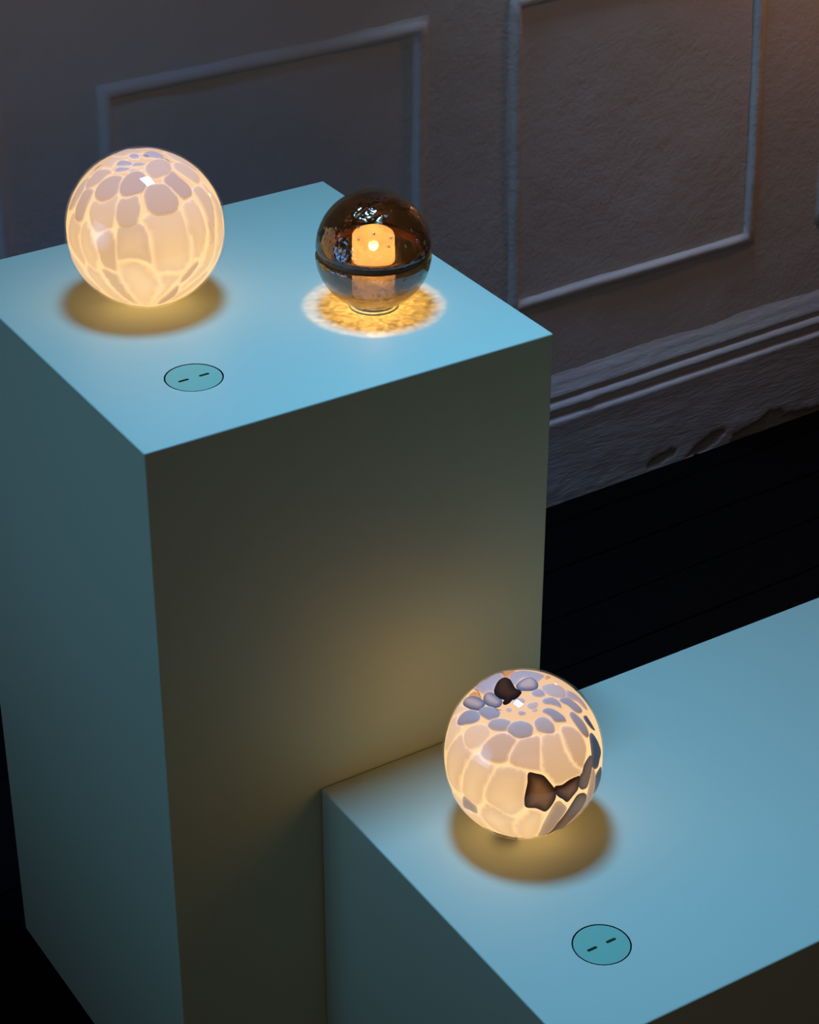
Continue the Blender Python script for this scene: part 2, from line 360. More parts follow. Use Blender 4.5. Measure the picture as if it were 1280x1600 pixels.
CLEAR = clear_glass('clear_outer_glass', (1, 1, 1), 0.045, 0.55, 0.015, [(7, 1.0)], 0.004, power=4.0)
SMOKE = clear_glass('smoked_amber_glass', (0.42, 0.305, 0.19), 0.07, 0.60, 0.03, [(28, 1.0), (85, 0.55)], 0.0050, power=3.0,
                    haze=(0.014, (0.80, 0.60, 0.36)))
SMOKE_BOWL = clear_glass('smoked_amber_bowl_glass', (0.42, 0.30, 0.19), 0.10, 0.65, 0.03, [(28, 1.0), (85, 0.55)], 0.0050,
                         (240, (0.25, 0.185, 0.105), (0.61, 0.48, 0.32)), power=3.0, haze=(0.02, (0.66, 0.54, 0.40)))
COLLAR = simple_mat('dark_bronze_collar', (0.15, 0.045, 0.012), 0.35, 0.3, ([(60, 1.0, 3)], 0.001, 0.6), 0.2, 40)
FOOT = simple_mat('pale_frosted_foot', (0.60, 0.72, 0.66), 0.5, 0.4, mottled=0.03)
BUBBLE = clear_glass('bubble_glass', (0.75, 0.62, 0.45), 0.25, 0.8, 0.05, power=2.0)

FROST = bpy.data.materials.new('frosted_inner_glass')
FROST.use_nodes = True
nt = FROST.node_tree
nt.nodes.clear()
out = nd(nt, 'ShaderNodeOutputMaterial')
m1 = nd(nt, 'ShaderNodeMixShader')
m2 = nd(nt, 'ShaderNodeMixShader')
tl = nd(nt, 'ShaderNodeBsdfTranslucent')
tl.inputs['Color'].default_value = (0.95, 0.88, 0.72, 1)
df = nd(nt, 'ShaderNodeBsdfDiffuse')
df.inputs['Color'].default_value = (0.8, 0.74, 0.62, 1)
tp = nd(nt, 'ShaderNodeBsdfRefraction')
tp.inputs['Roughness'].default_value = 0.45
tp.inputs['IOR'].default_value = 1.12
m1.inputs['Fac'].default_value = 0.35
m2.inputs['Fac'].default_value = 0.22
nt.links.new(tl.outputs[0], m1.inputs[1])
nt.links.new(df.outputs[0], m1.inputs[2])
nt.links.new(m1.outputs[0], m2.inputs[1])
nt.links.new(tp.outputs[0], m2.inputs[2])
nt.links.new(m2.outputs[0], out.inputs['Surface'])

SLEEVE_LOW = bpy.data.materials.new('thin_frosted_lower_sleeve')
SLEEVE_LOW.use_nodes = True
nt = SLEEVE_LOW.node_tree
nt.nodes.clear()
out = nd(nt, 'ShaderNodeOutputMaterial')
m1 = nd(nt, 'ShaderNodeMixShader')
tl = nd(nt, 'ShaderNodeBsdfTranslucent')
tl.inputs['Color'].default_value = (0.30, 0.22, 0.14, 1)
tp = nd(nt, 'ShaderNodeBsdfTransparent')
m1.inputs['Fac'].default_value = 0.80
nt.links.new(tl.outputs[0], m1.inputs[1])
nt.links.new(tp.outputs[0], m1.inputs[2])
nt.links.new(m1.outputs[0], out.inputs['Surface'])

BULB, nt, b = mat_new('lit_bulb')
b.inputs['Base Color'].default_value = (1, 0.9, 0.7, 1)
b.inputs['Emission Color'].default_value = (1, 0.93, 0.78, 1)
b.inputs['Emission Strength'].default_value = 60.0


# ------------------------------------------------------------------ mesh helpers
def mesh_obj(name, verts, faces, mats, parent=None, smooth=False, face_mats=None, attr=None, matrix_loc=None):
    me = bpy.data.meshes.new(name)
    me.from_pydata([tuple(v) for v in verts], [], faces)
    for m in (mats if isinstance(mats, (list, tuple)) else [mats]):
        me.materials.append(m)
    if face_mats:
        for p, k in zip(me.polygons, face_mats):
            p.material_index = k
    if smooth:
        for p in me.polygons:
            p.use_smooth = True
    if attr:
        a = me.attributes.new(attr[0], 'FLOAT', 'POINT')
        for i, v in enumerate(attr[1]):
            a.data[i].value = v
    me.update()
    o = bpy.data.objects.new(name, me)
    COL.objects.link(o)
    if parent:
        o.parent = parent
    if matrix_loc:
        o.location = matrix_loc
    return o


def fix_normals(o):
    bm = bmesh.new()
    bm.from_mesh(o.data)
    bmesh.ops.recalc_face_normals(bm, faces=bm.faces)
    bm.to_mesh(o.data)
    bm.free()


def empty(name, loc, label, cat, group=None, kind=None):
    o = bpy.data.objects.new(name, None)
    o.empty_display_size = 0.05
    COL.objects.link(o)
    o.location = loc
    if label:
        o['label'] = label
    if cat:
        o['category'] = cat
    if group:
        o['group'] = group
    if kind:
        o['kind'] = kind
    return o


def tag(o, label, cat, group=None):
    o['label'] = label
    o['category'] = cat
    if group:
        o['group'] = group


def lathe(profile, n=64, close=False):
    """profile [(r, z)]; r == 0 makes a pole"""
    verts, faces, rows = [], [], []
    for r, z in profile:
        if r <= 1e-9:
            rows.append([len(verts)])
            verts.append((0, 0, z))
        else:
            rows.append(list(range(len(verts), len(verts) + n)))
            for k in range(n):
                a = 2 * math.pi * k / n
                verts.append((r * math.cos(a), r * math.sin(a), z))
    pairs = list(zip(rows, rows[1:]))
    if close:
        pairs.append((rows[-1], rows[0]))
    for A, B in pairs:
        for k in range(n):
            k2 = (k + 1) % n
            if len(A) == 1 and len(B) == 1:
                continue
            if len(A) == 1:
                faces.append((A[0], B[k], B[k2]))
            elif len(B) == 1:
                faces.append((A[k], B[0], A[k2]))
            else:
                faces.append((A[k], B[k], B[k2], A[k2]))
    return verts, faces


# ------------------------------------------------------------------ setting: floor
U_T = Vector((math.cos(0.0255), math.sin(0.0255), 0))      # along the back wall
U_N = Vector((-math.sin(0.0255), math.cos(0.0255), 0))     # into the back wall
W_0 = Vector((0.5, 1.013, 0))


def WP(s, z, out):
    """point on the back wall: s along it, z up, out = how far it stands proud of the baseboard's face plane"""
    p = W_0 + U_T * s - U_N * out
    return (p.x, p.y, z)


floor_v = [WP(-1.6, -0.02, -0.10), WP(2.4, -0.02, -0.10), WP(2.4, -0.02, 2.2), WP(-1.6, -0.02, 2.2)]
floor = mesh_obj('floor', floor_v, [(0, 3, 2, 1)], GAP)
floor['kind'] = 'structure'
y = 0.29 - 0.122 * 3 + 0.006
plank_w = 0.122
edges_out = [y + plank_w * k for k in range(17)]
for k, o0 in enumerate(edges_out):
    o1 = o0 + plank_w - 0.0025
    zz = -0.0005 - 0.0008 * random.random()
    a0, a1 = max(o0, -0.06), o1
    bv = 0.0015
    s0, s1 = -1.55, 2.35
    vs = []
    for s, q in ((s0, 1), (s1, 1)):
        vs += [WP(s, -0.02, a0), WP(s, zz - bv, a0), WP(s, zz, a0 + bv), WP(s, zz, a1 - bv), WP(s, zz - bv, a1), WP(s, -0.02, a1)]
    fs = [(i, i + 1, i + 7, i + 6) for i in range(5)] + [(0, 5, 4, 3, 2, 1), (6, 7, 8, 9, 10, 11)]
    pk = mesh_obj('floorboard', vs, fs, FLOOR, floor)
    fix_normals(pk)


# ------------------------------------------------------------------ setting: back wall, baseboard, panel mouldings
def wob(x, y, z, f, a):
    return noise.noise(Vector((x * f, y * f, z * f))) * a


ns, nz = 150, 100
vs, fs = [], []
for j in range(nz + 1):
    for i in range(ns + 1):
        s = -1.5 + 3.8 * i / ns
        z = 2.6 * j / nz
        vs.append(WP(s, z, -0.022 + wob(s, 0, z, 5, 0.0015) + wob(s, 3, z, 17, 0.0006)))
for j in range(nz):
    for i in range(ns):
        a = j * (ns + 1) + i
        fs.append((a, a + 1, a + ns + 2, a + ns + 1))
wall = mesh_obj('wall_back', vs, fs, WALLM, smooth=True)
wall['kind'] = 'structure'

CHIPS = [
    [(0.988, 0.010), (0.998, 0.020), (1.016, 0.029), (1.043, 0.032), (1.064, 0.034), (1.060, 0.017), (1.039, 0.011), (1.018, 0.006)],
    [(1.086, 0.004), (1.114, 0.024), (1.146, 0.036), (1.174, 0.040), (1.183, 0.030), (1.170, 0.016), (1.149, 0.006), (1.116, 0.000)],
    [(1.195, -0.01), (1.204, 0.018), (1.226, 0.021), (1.248, 0.024), (1.265, 0.029), (1.292, 0.040), (1.321, 0.039),
     (1.334, 0.025), (1.364, 0.019), (1.423, 0.013), (1.50, 0.010), (1.50, -0.01)],
]


def inside(pt, poly):
    x, y = pt
    r = False
    n = len(poly)
    for i in range(n):
        x0, y0 = poly[i]
        x1, y1 = poly[(i + 1) % n]
        if (y0 > y) != (y1 > y) and x < (x1 - x0) * (y - y0) / (y1 - y0) + x0:
            r = not r
    return r


# profile of the baseboard, z up and out from its own face plane
PROFILE = [(0.0, 0.0)]
PROFILE += [(0.004 * k, 0.0) for k in range(1, 14)]
PROFILE += [(0.07, 0.0), (0.10, 0.0), (0.13, 0.0), (0.158, 0.0), (0.168, 0.001), (0.172, 0.001), (0.1755, -0.001), (0.1775, -0.005),
            (0.1800, -0.0120), (0.1845, -0.0135), (0.1885, -0.0125), (0.1905, -0.0070), (0.1925, -0.0045), (0.1960, -0.0030), (0.2000, -0.0030),
            (0.2040, -0.0050), (0.2070, -0.0085), (0.2095, -0.0125), (0.2125, -0.0155), (0.2150, -0.0150), (0.2160, -0.0105), (0.2175, -0.0085), (0.2215, -0.0085),
            (0.2270, -0.0100), (0.2330, -0.0125), (0.2390, -0.0140), (0.2450, -0.0150), (0.2500, -0.0175), (0.2560, -0.0205), (0.2620, -0.0225), (0.268, -0.026)]
ss = [-1.5 + 0.05 * k for k in range(44)]
ss = [s for s in ss if s < 0.66] + [0.66 + 0.005 * k for k in range(170)] + [1.52 + 0.06 * k for k in range(14)]
vs, fs, chip = [], [], []
for s in ss:
    for k, (z, o) in enumerate(PROFILE):
        c = 0.0
        w = wob(s, z * 2, 0, 9, 0.0010) + wob(s, z, 4, 40, 0.0007)
        if k < 14:
            jz = z + wob(s, 9, z, 60, 0.003)
            for poly in CHIPS:
                if inside((s, jz), poly):
                    c = 1.0
            if c:
                w -= 0.0015
        if 0.8 < s < 0.9 and 0.19 < z < 0.21:                 # a paint blob on the roll
            w += 0.003 * max(0, 1 - abs(s - 0.85) / 0.018)
        zz = z + (wob(s, 2, z, 7, 0.0012) if z > 0.1 else 0.0)
        vs.append(WP(s, zz, o + w))
        chip.append(c)
np_ = len(PROFILE)
for i in range(len(ss) - 1):
    for k in range(np_ - 1):
        a = i * np_ + k
        fs.append((a, a + np_, a + np_ + 1, a + 1))
bb = mesh_obj('baseboard_back', vs, fs, BASEM, smooth=True, attr=('chip', chip))
bb['kind'] = 'structure'

# hump of a panel moulding: (distance inwards from the outer edge, proud of the wall)
HUMP = [(-0.006, -0.0010), (0.0, 0.0008), (0.003, 0.0045), (0.0065, 0.0085), (0.011, 0.0108), (0.0155, 0.0110), (0.019, 0.0090), (0.0215, 0.0050),
        (0.0235, 0.0012), (0.0270, -0.0010)]


def panel(n, BL, BR, TR, TL):
    cs = [Vector(c) for c in (BL, BR, TR, TL)]
    vs, fs = [], []
    per = 26
    loops = []
    for d, o in HUMP:
        # inset quad: move each side inwards by d
        pts = []
        for i in range(4):
            a, b_, c = cs[i - 1], cs[i], cs[(i + 1) % 4]
            e0 = (b_ - a).normalized()
            e1 = (c - b_).normalized()
            n0 = Vector((-e0.y, e0.x))
            n1 = Vector((-e1.y, e1.x))
            bis = (n0 + n1)
            pts.append(b_ + bis * (d / (1 + n0.dot(n1))))
        loop = []
        o *= 0.72
        for i in range(4):
            a, c = pts[i], pts[(i + 1) % 4]
            for k in range(per):
                q = a.lerp(c, k / per)
                oo = o * (1 + wob(q.x, q.y, n, 11, 0.25)) + wob(q.x, n, q.y, 45, 0.0006)
                jx = wob(q.x, q.y, n + 5, 8, 0.0012)
                loop.append(len(vs))
                vs.append(WP(q.x + jx, q.y + jx, -0.022 + oo))
        loops.append(loop)
    m = 4 * per
    for A, B in zip(loops, loops[1:]):
        for k in range(m):
            fs.append((A[k], A[(k + 1) % m], B[(k + 1) % m], B[k]))
    o = mesh_obj('trim_%d' % n, vs, fs, WALLM, smooth=True)
    o['kind'] = 'structure'
    return o


panel(1, (-0.062, 0.402), (0.503, 0.402), (0.507, 0.960), (-0.063, 0.968))
panel(2, (0.677, 0.402), (1.232, 0.400), (1.205, 0.968), (0.665, 0.968))
panel(3, (1.385, 0.402), (1.95, 0.402), (1.93, 0.968), (1.365, 0.968))
panel(4, (-0.78, 0.402), (-0.212, 0.402), (-0.212, 0.968), (-0.78, 0.968))


# ------------------------------------------------------------------ plinths with a cable hole, and their caps
HOLE_R, CAP_R = 0.0318, 0.0301


def plinth(name, x0, x1, y0, y1, h, hole, label):
    r = 0.0022

    def ring(inset):
        pts = []
        rr = max(r - inset, 0.0003)
        for cx, cy, a0 in ((x1, y1, 0), (x0, y1, 90), (x0, y0, 180), (x1, y0, 270)):
            sx = -1 if cx == x1 else 1
            sy = -1 if cy == y1 else 1
            for k in range(4):
                a = math.radians(a0 + 30 * k)
                pts.append((cx + sx * (inset + rr) + rr * math.cos(a), cy + sy * (inset + rr) + rr * math.sin(a)))
        return pts
    bx, by = x0, y0
    levels = [(r, 0.0), (r * 0.62, -r * 0.08), (r * 0.29, -r * 0.29), (r * 0.08, -r * 0.62), (0.0, -r), (0.0, -h)]
    vs, fs, fm = [], [], []
    rings = []
    for ins, dz in levels:
        rings.append(list(range(len(vs), len(vs) + 16)))
        vs += [(p[0] - bx, p[1] - by, h + dz) for p in ring(ins)]
    for A, B in zip(rings, rings[1:]):
        for k in range(16):
            fs.append((A[k], B[k], B[(k + 1) % 16], A[(k + 1) % 16]))
            fm.append(0)
    fs.append(tuple(rings[-1]))
    fm.append(0)
    # top face with the round hole
    n = 64
    circ = [(hole[0] + HOLE_R * math.cos(2 * math.pi * k / n), hole[1] + HOLE_R * math.sin(2 * math.pi * k / n)) for k in range(n)]
    outer = ring(r)
    v2 = [Vector(p) for p in outer] + [Vector(p) for p in circ]
    ed = [(k, (k + 1) % 16) for k in range(16)] + [(16 + k, 16 + (k + 1) % n) for k in range(n)]
    ov, oe, of, *_ = delaunay_2d_cdt(v2, ed, [], 2, 1e-7)
    base = len(vs)
    vs += [(p.x - bx, p.y - by, h) for p in ov]
    for f in of:
        c = sum((ov[i] for i in f), Vector((0, 0))) / len(f)
        if (c - Vector(hole)).length < HOLE_R * 0.995:
            continue
        fs.append(tuple(base + i for i in f))
        fm.append(0)
    # the well under the cap
    t = len(vs)
    for dz in (0.0, -0.012):
        vs += [(p[0] - bx, p[1] - by, h + dz) for p in circ]
    for k in range(n):
        fs.append((t + k, t + (k + 1) % n, t + n + (k + 1) % n, t + n + k))
        fm.append(1)
    fs.append(tuple(t + n + k for k in range(n)))
    fm.append(1)
    o = mesh_obj(name, vs, fs, [PLINTH, WELL], face_mats=fm, matrix_loc=(bx, by, 0))
    bm = bmesh.new()
    bm.from_mesh(o.data)
    bmesh.ops.remove_doubles(bm, verts=bm.verts, dist=1e-6)
    bmesh.ops.recalc_face_normals(bm, faces=bm.faces)
    bm.to_mesh(o.data)
    bm.free()
    tag(o, label, 'plinth', 'pale aqua display plinths')
    return o


def cable_cap(x, y, z, label):
    n = 64
    r0 = CAP_R
    sl, sw, sc = 0.0063, 0.0018, 0.0122          # slot half length, half width, distance from the middle
    top = [(r0 * math.cos(2 * math.pi * k / n), r0 * math.sin(2 * math.pi * k / n)) for k in range(n)]
    slots = []
    for sgn in (-1, 1):
        pts = []
        for k in range(7):
            a = math.radians(-90 + 30 * k)
            pts.append((sgn * sc + (sl - sw) + sw * math.cos(a), sw * math.sin(a)))
        for k in range(7):
            a = math.radians(90 + 30 * k)
            pts.append((sgn * sc - (sl - sw) + sw * math.cos(a), sw * math.sin(a)))
        slots.append(pts)
    v2 = [Vector(p) for p in top]
    ed = [(k, (k + 1) % n) for k in range(n)]
    for pts in slots:
        b0 = len(v2)
        v2 += [Vector(p) for p in pts]
        ed += [(b0 + k, b0 + (k + 1) % 14) for k in range(14)]
    ov, oe, of, *_ = delaunay_2d_cdt(v2, ed, [], 2, 1e-8)
    vs, fs = [], []
    vs += [(p.x, p.y, 0.0) for p in ov]
    for f in of:
        c = sum((ov[i] for i in f), Vector((0, 0))) / len(f)
        if any(inside((c.x, c.y), pts) for pts in slots):
            continue
        fs.append(tuple(f))
    for pts in [top] + slots:
        b0 = len(vs)
        m = len(pts)
        for dz in (0.0, -0.004):
            vs += [(p[0], p[1], dz) for p in pts]
        for k in range(m):
            fs.append((b0 + k, b0 + (k + 1) % m, b0 + m + (k + 1) % m, b0 + m + k))
    # a spigot holds the cap on the floor of the well
    b0 = len(vs)
    for dz in (-0.004, -0.0118):
        vs += [(0.005 * math.cos(k * math.pi / 6), 0.005 * math.sin(k * math.pi / 6), dz) for k in range(12)]
    for k in range(12):
        fs.append((b0 + k, b0 + (k + 1) % 12, b0 + 12 + (k + 1) % 12, b0 + 12 + k))
    fs.append(tuple(b0 + 12 + k for k in range(12)))
    o = mesh_obj('cable_cap', vs, fs, CAP, matrix_loc=(x, y, z - 0.0002))
    bm = bmesh.new()
    bm.from_mesh(o.data)
    bmesh.ops.remove_doubles(bm, verts=bm.verts, dist=1e-6)
    bmesh.ops.recalc_face_normals(bm, faces=bm.faces)
    bm.to_mesh(o.data)
    bm.free()
    tag(o, label, 'cable cap', 'round cable caps in the plinth tops')
    return o


H1, H2 = 1.0015, 0.4994
plinth('display_plinth', 0.0, 0.5, 0.0, 0.5005, H1, (0.1176, 0.1180),
       'tall square pale aqua plinth carrying two glowing globe lamps, standing against the lower one')
plinth('display_plinth', 0.1927, 1.75, -0.5022, -0.0015, H2, (0.3104, -0.3846),
       'low long pale aqua plinth carrying one brown-spotted globe lamp')
cable_cap(0.1176, 0.1180, H1, 'round teal cable cap with two slots set in the tall plinth top')
cable_cap(0.3104, -0.3846, H2, 'round teal cable cap with two slots set in the low plinth top')


# ------------------------------------------------------------------ blown glass globe lamps
def smoothloop(pts, per=3):
    n = len(pts)
    out_ = []
    for i in range(n):
        p0, p1, p2, p3 = pts[i - 1], pts[i], pts[(i + 1) % n], pts[(i + 2) % n]
        for k in range(per):
            t = k / per
            out_.append(0.5 * ((2 * p1) + (p2 - p0) * t + (2 * p0 - 5 * p1 + 4 * p2 - p3) * t * t + (3 * p1 - p0 - 3 * p2 + p3) * t ** 3))
    return out_


def seg_dist(p, loop):
    best = 9.0
    n = len(loop)
    for i in range(n):
        a, b_ = loop[i], loop[(i + 1) % n]
        ab = b_ - a
        L = ab.length_squared
        t = 0 if L < 1e-14 else max(0, min(1, (p - a).dot(ab) / L))
        d = (a + ab * t - p).length
        if d < best:
            best = d
    return best


SPREAD = {'w': 0.016, 't': 0.013, 'p': 0.012, 'o': 0.004}
WIDTH = {'w': 0.034, 't': 0.017, 'p': 0.03, 'n': 0.05, 'e': 0.085, 'd': 0.15, 'k': 0.12, 'b': 0.06, 'g': 0.05, 'o': 0.05}


class Globe:
    def __init__(self, R, sz, cut):
        self.R, self.sz, self.cut = R, sz, cut

    def at(self, d, r):
        z = max(d.z, -self.cut)
        return (d.x * self.R * r, d.y * self.R * r, z * self.R * r * self.sz if z > -self.cut else -self.cut * self.R * self.sz * (0.9 + 0.1 * r))


def sphere_shell(g, r, nu=72, nv=48):
    prof = []
    for j in range(nv + 1):
        th = math.pi * j / nv
        d = Vector((math.sin(th), 0, math.cos(th)))
        p = g.at(d, r)
        prof.append((abs(p[0]) if 0 < j < nv else 0.0, p[2]))
    return lathe(prof, nu)


def flake(g, dirs, kind, layer, parent):
    mean = sum(dirs, Vector((0, 0, 0))).normalized()
    up = Vector((0, 0, 1)) if abs(mean.z) < 0.95 else Vector((1, 0, 0))
    ex = up.cross(mean).normalized()
    ey = mean.cross(ex)
    pts = [Vector((d.dot(ex), d.dot(ey))) / max(0.25, d.dot(mean)) for d in dirs]
    loop = smoothloop(pts, 3)
    area = sum(loop[i - 1].x * loop[i].y - loop[i].x * loop[i - 1].y for i in range(len(loop)))
    sg = 1 if area > 0 else -1
    gr = SPREAD.get(kind, 0.007)
    grown = []
    for i in range(len(loop)):
        tg = loop[(i + 1) % len(loop)] - loop[i - 1]
        if tg.length > 1e-9:
            tg.normalize()
            grown.append(loop[i] + Vector((tg.y, -tg.x)) * gr * sg)
    loop = grown
    # interior grid
    xs = [p.x for p in loop]
    ys = [p.y for p in loop]
    span = max(max(xs) - min(xs), max(ys) - min(ys))
    step = max(0.030, span / 14)
    tl = [(p.x, p.y) for p in loop]
    verts2 = list(loop)
    x = min(xs) + step * 0.5
    row = 0
    while x < max(xs):
        yy = min(ys) + step * (0.5 if row % 2 else 0.15)
        while yy < max(ys):
            q = Vector((x, yy))
            if inside((x, yy), tl) and seg_dist(q, loop) > step * 0.42:
                verts2.append(q)
            yy += step
        x += step * 0.87
        row += 1
    # a rim just inside the outline carries the sharp edge of the glass
    n = len(loop)
    c = sum(loop, Vector((0, 0))) / n
    for i in range(n):
        tg = (loop[(i + 1) % n] - loop[i - 1])
        if tg.length < 1e-9:
            continue
        nn = Vector((-tg.y, tg.x)).normalized()
        for w in (0.012,):
            q = loop[i] + nn * w
            if not inside((q.x, q.y), tl):
                q = loop[i] - nn * w
            if inside((q.x, q.y), tl) and seg_dist(q, loop) > w * 0.8:
                verts2.append(q)
    ov, oe, of, *_ = delaunay_2d_cdt(verts2, [], [list(range(n))], 1, 1e-6)
    vs, fs, th = [], [], []
    W = WIDTH[kind]
    body = random.uniform(0.72, 1.12)
    for p in ov:
        d = (mean + ex * p.x + ey * p.y).normalized()
        e = seg_dist(p, loop)
        t = min(1.0, e / W)
        t = t * t * (3 - 2 * t)
        low = max(0.0, min(1.0, (0.35 - d.z) / 1.1))
        r = 1.0 - 0.030 + 0.005 * layer + 0.014 * min(1, e / 0.05) - (0.006 if e < 1e-4 else 0.0)
        vs.append(g.at(d, r))
        if kind == 'w' and layer == 0:
            hollow = max(0.0, min(1.0, (e - 0.05) / 0.13))
            t *= 1 - 0.5 * hollow * max(0.0, min(1.0, (0.55 - d.z) / 0.7))
        if kind in 'wt':
            th.append(min(1.25, t * (1 - (0.5 if layer == 0 else 0.2) * low) * (1.0 if kind == 't' else 0.66 + 0.30 * (layer > 0)) * body))
        else:
            th.append(t)
    for f in of:
        a, b_, c3 = (Vector(vs[i]) for i in f[:3])
        nrm = (b_ - a).cross(c3 - a)
        fs.append(tuple(f) if nrm.dot(a) > 0 else tuple(reversed(f)))
    return mesh_obj('glass_flake', vs, fs, GLOW[kind], parent, smooth=True, attr=('thick', th))


def vein(g, dirs, mat, parent):
    pts = []
    for i in range(len(dirs) - 1):
        for k in range(4):
            pts.append(dirs[i].lerp(dirs[i + 1], k / 4).normalized())
    pts.append(dirs[-1])
    vs, fs = [], []
    m = len(pts)
    for i, d in enumerate(pts):
        tg = (pts[min(i + 1, m - 1)] - pts[max(i - 1, 0)]).normalized()
        sd = d.cross(tg).normalized()
        rad = 0.0042 * math.sin(math.pi * (0.08 + 0.84 * i / (m - 1)))
        for k in range(5):
            a = 2 * math.pi * k / 5
            q = d * (0.997 + rad * math.sin(a) * 0.7) + sd * rad * math.cos(a)
            vs.append(g.at(q.normalized(), q.length))
    for i in range(m - 1):
        for k in range(5):
            fs.append((i * 5 + k, i * 5 + (k + 1) % 5, i * 5 + 5 + (k + 1) % 5, i * 5 + 5 + k))
    return mesh_obj('glass_vein', vs, fs, mat, parent, smooth=True)


def globe_lamp(loc, R, sz, cut, data, view, label, far_kinds, group):
    g = Globe(R, sz, cut)
    root = empty('globe_lamp', loc, label, 'lamp', group)
    lift = cut * R * sz
    holder = root
    v, f = sphere_shell(g, 0.968)
    top_thick = [max(0.0, min(1.0, (p[2] / (R * sz) - 0.45) / 0.4)) for p in v]
    o = mesh_obj('lit_globe', v, f, GLOW['base'], holder, smooth=True, attr=('thick', top_thick), matrix_loc=(0, 0, lift))
    for ln in data.strip().splitlines():
        k, *pts = ln.split()
        dirs = [Vector([int(e) / 1000 for e in p.split(',')]).normalized() for p in pts]
        if k[0] in 'xy':
            o = vein(g, dirs, VEIN if k[0] == 'x' else VEIN_PALE, holder)
        else:
            o = flake(g, dirs, k[0], int(k[1]), holder)
            if k[0] in 'dbk':
                o['label'] = 'dark brown glass flake'
            elif k[0] == 'o':
                o['label'] = 'amber glass flake'
            elif k[0] == 'g':
                o['label'] = 'slate grey glass flake'
        o.location = (0, 0, lift)
    # the far side, which the photograph does not show, goes on in the same pattern
    rnd = random.Random(11)
    for row, lat in enumerate((66, 47, 26, 2, -24, -48, -68)):
        cnt = max(5, int(round(15 * math.cos(math.radians(lat)) + 1)))
        for k in range(cnt):
            lon = 2 * math.pi * (k + 0.5 * (row % 2)) / cnt + rnd.uniform(-0.05, 0.05)
            la = math.radians(lat + rnd.uniform(-3, 3))
            d = Vector((math.cos(la) * math.cos(lon), math.cos(la) * math.sin(lon), math.sin(la)))
            if d.dot(view) > -0.24:
                continue
            e = Vector((-math.sin(lon), math.cos(lon), 0))
            nn = d.cross(e)
            a = math.pi / cnt * math.cos(la) * 0.95 + 0.015
            b_ = 0.21
            ds = []
            for q in range(9):
                t = 2 * math.pi * q / 9
                w = 1 + rnd.uniform(-0.12, 0.12)
                ds.append((d + e * (a * w * math.cos(t)) + nn * (b_ * w * math.sin(t))).normalized())
            kd = rnd.choice(far_kinds)
            if lat > 40 and kd == 'w':
                kd = 't'
            o = flake(g, ds, kd, row % 2, holder)
            if kd == 'd':
                o['label'] = 'dark brown glass flake'
            o.location = (0, 0, lift)
    v, f = sphere_shell(g, 1.0, 96, 64)
    o = mesh_obj('clear_shell', v, f, CLEAR, holder, smooth=True, matrix_loc=(0, 0, lift))
    o['label'] = 'clear glossy outer glass'
    return root


globe_lamp((0.1637, 0.3132, H1), 0.0900, 1.0, 0.965, FLAKES_WHITE, Vector((-0.386, -0.828, 0.407)),
           'glowing white flaked glass globe lamp at the back left of the tall plinth', 'www', 'flaked glass globe lamps')
globe_lamp((0.3547, -0.1713, H2), 0.0905, 1.0845, 0.965, FLAKES_SPOTTED, Vector((-0.466, -0.643, 0.608)),
           'glowing white glass globe lamp with dark brown patches on the low plinth', 'wwwwd', 'flaked glass globe lamps')


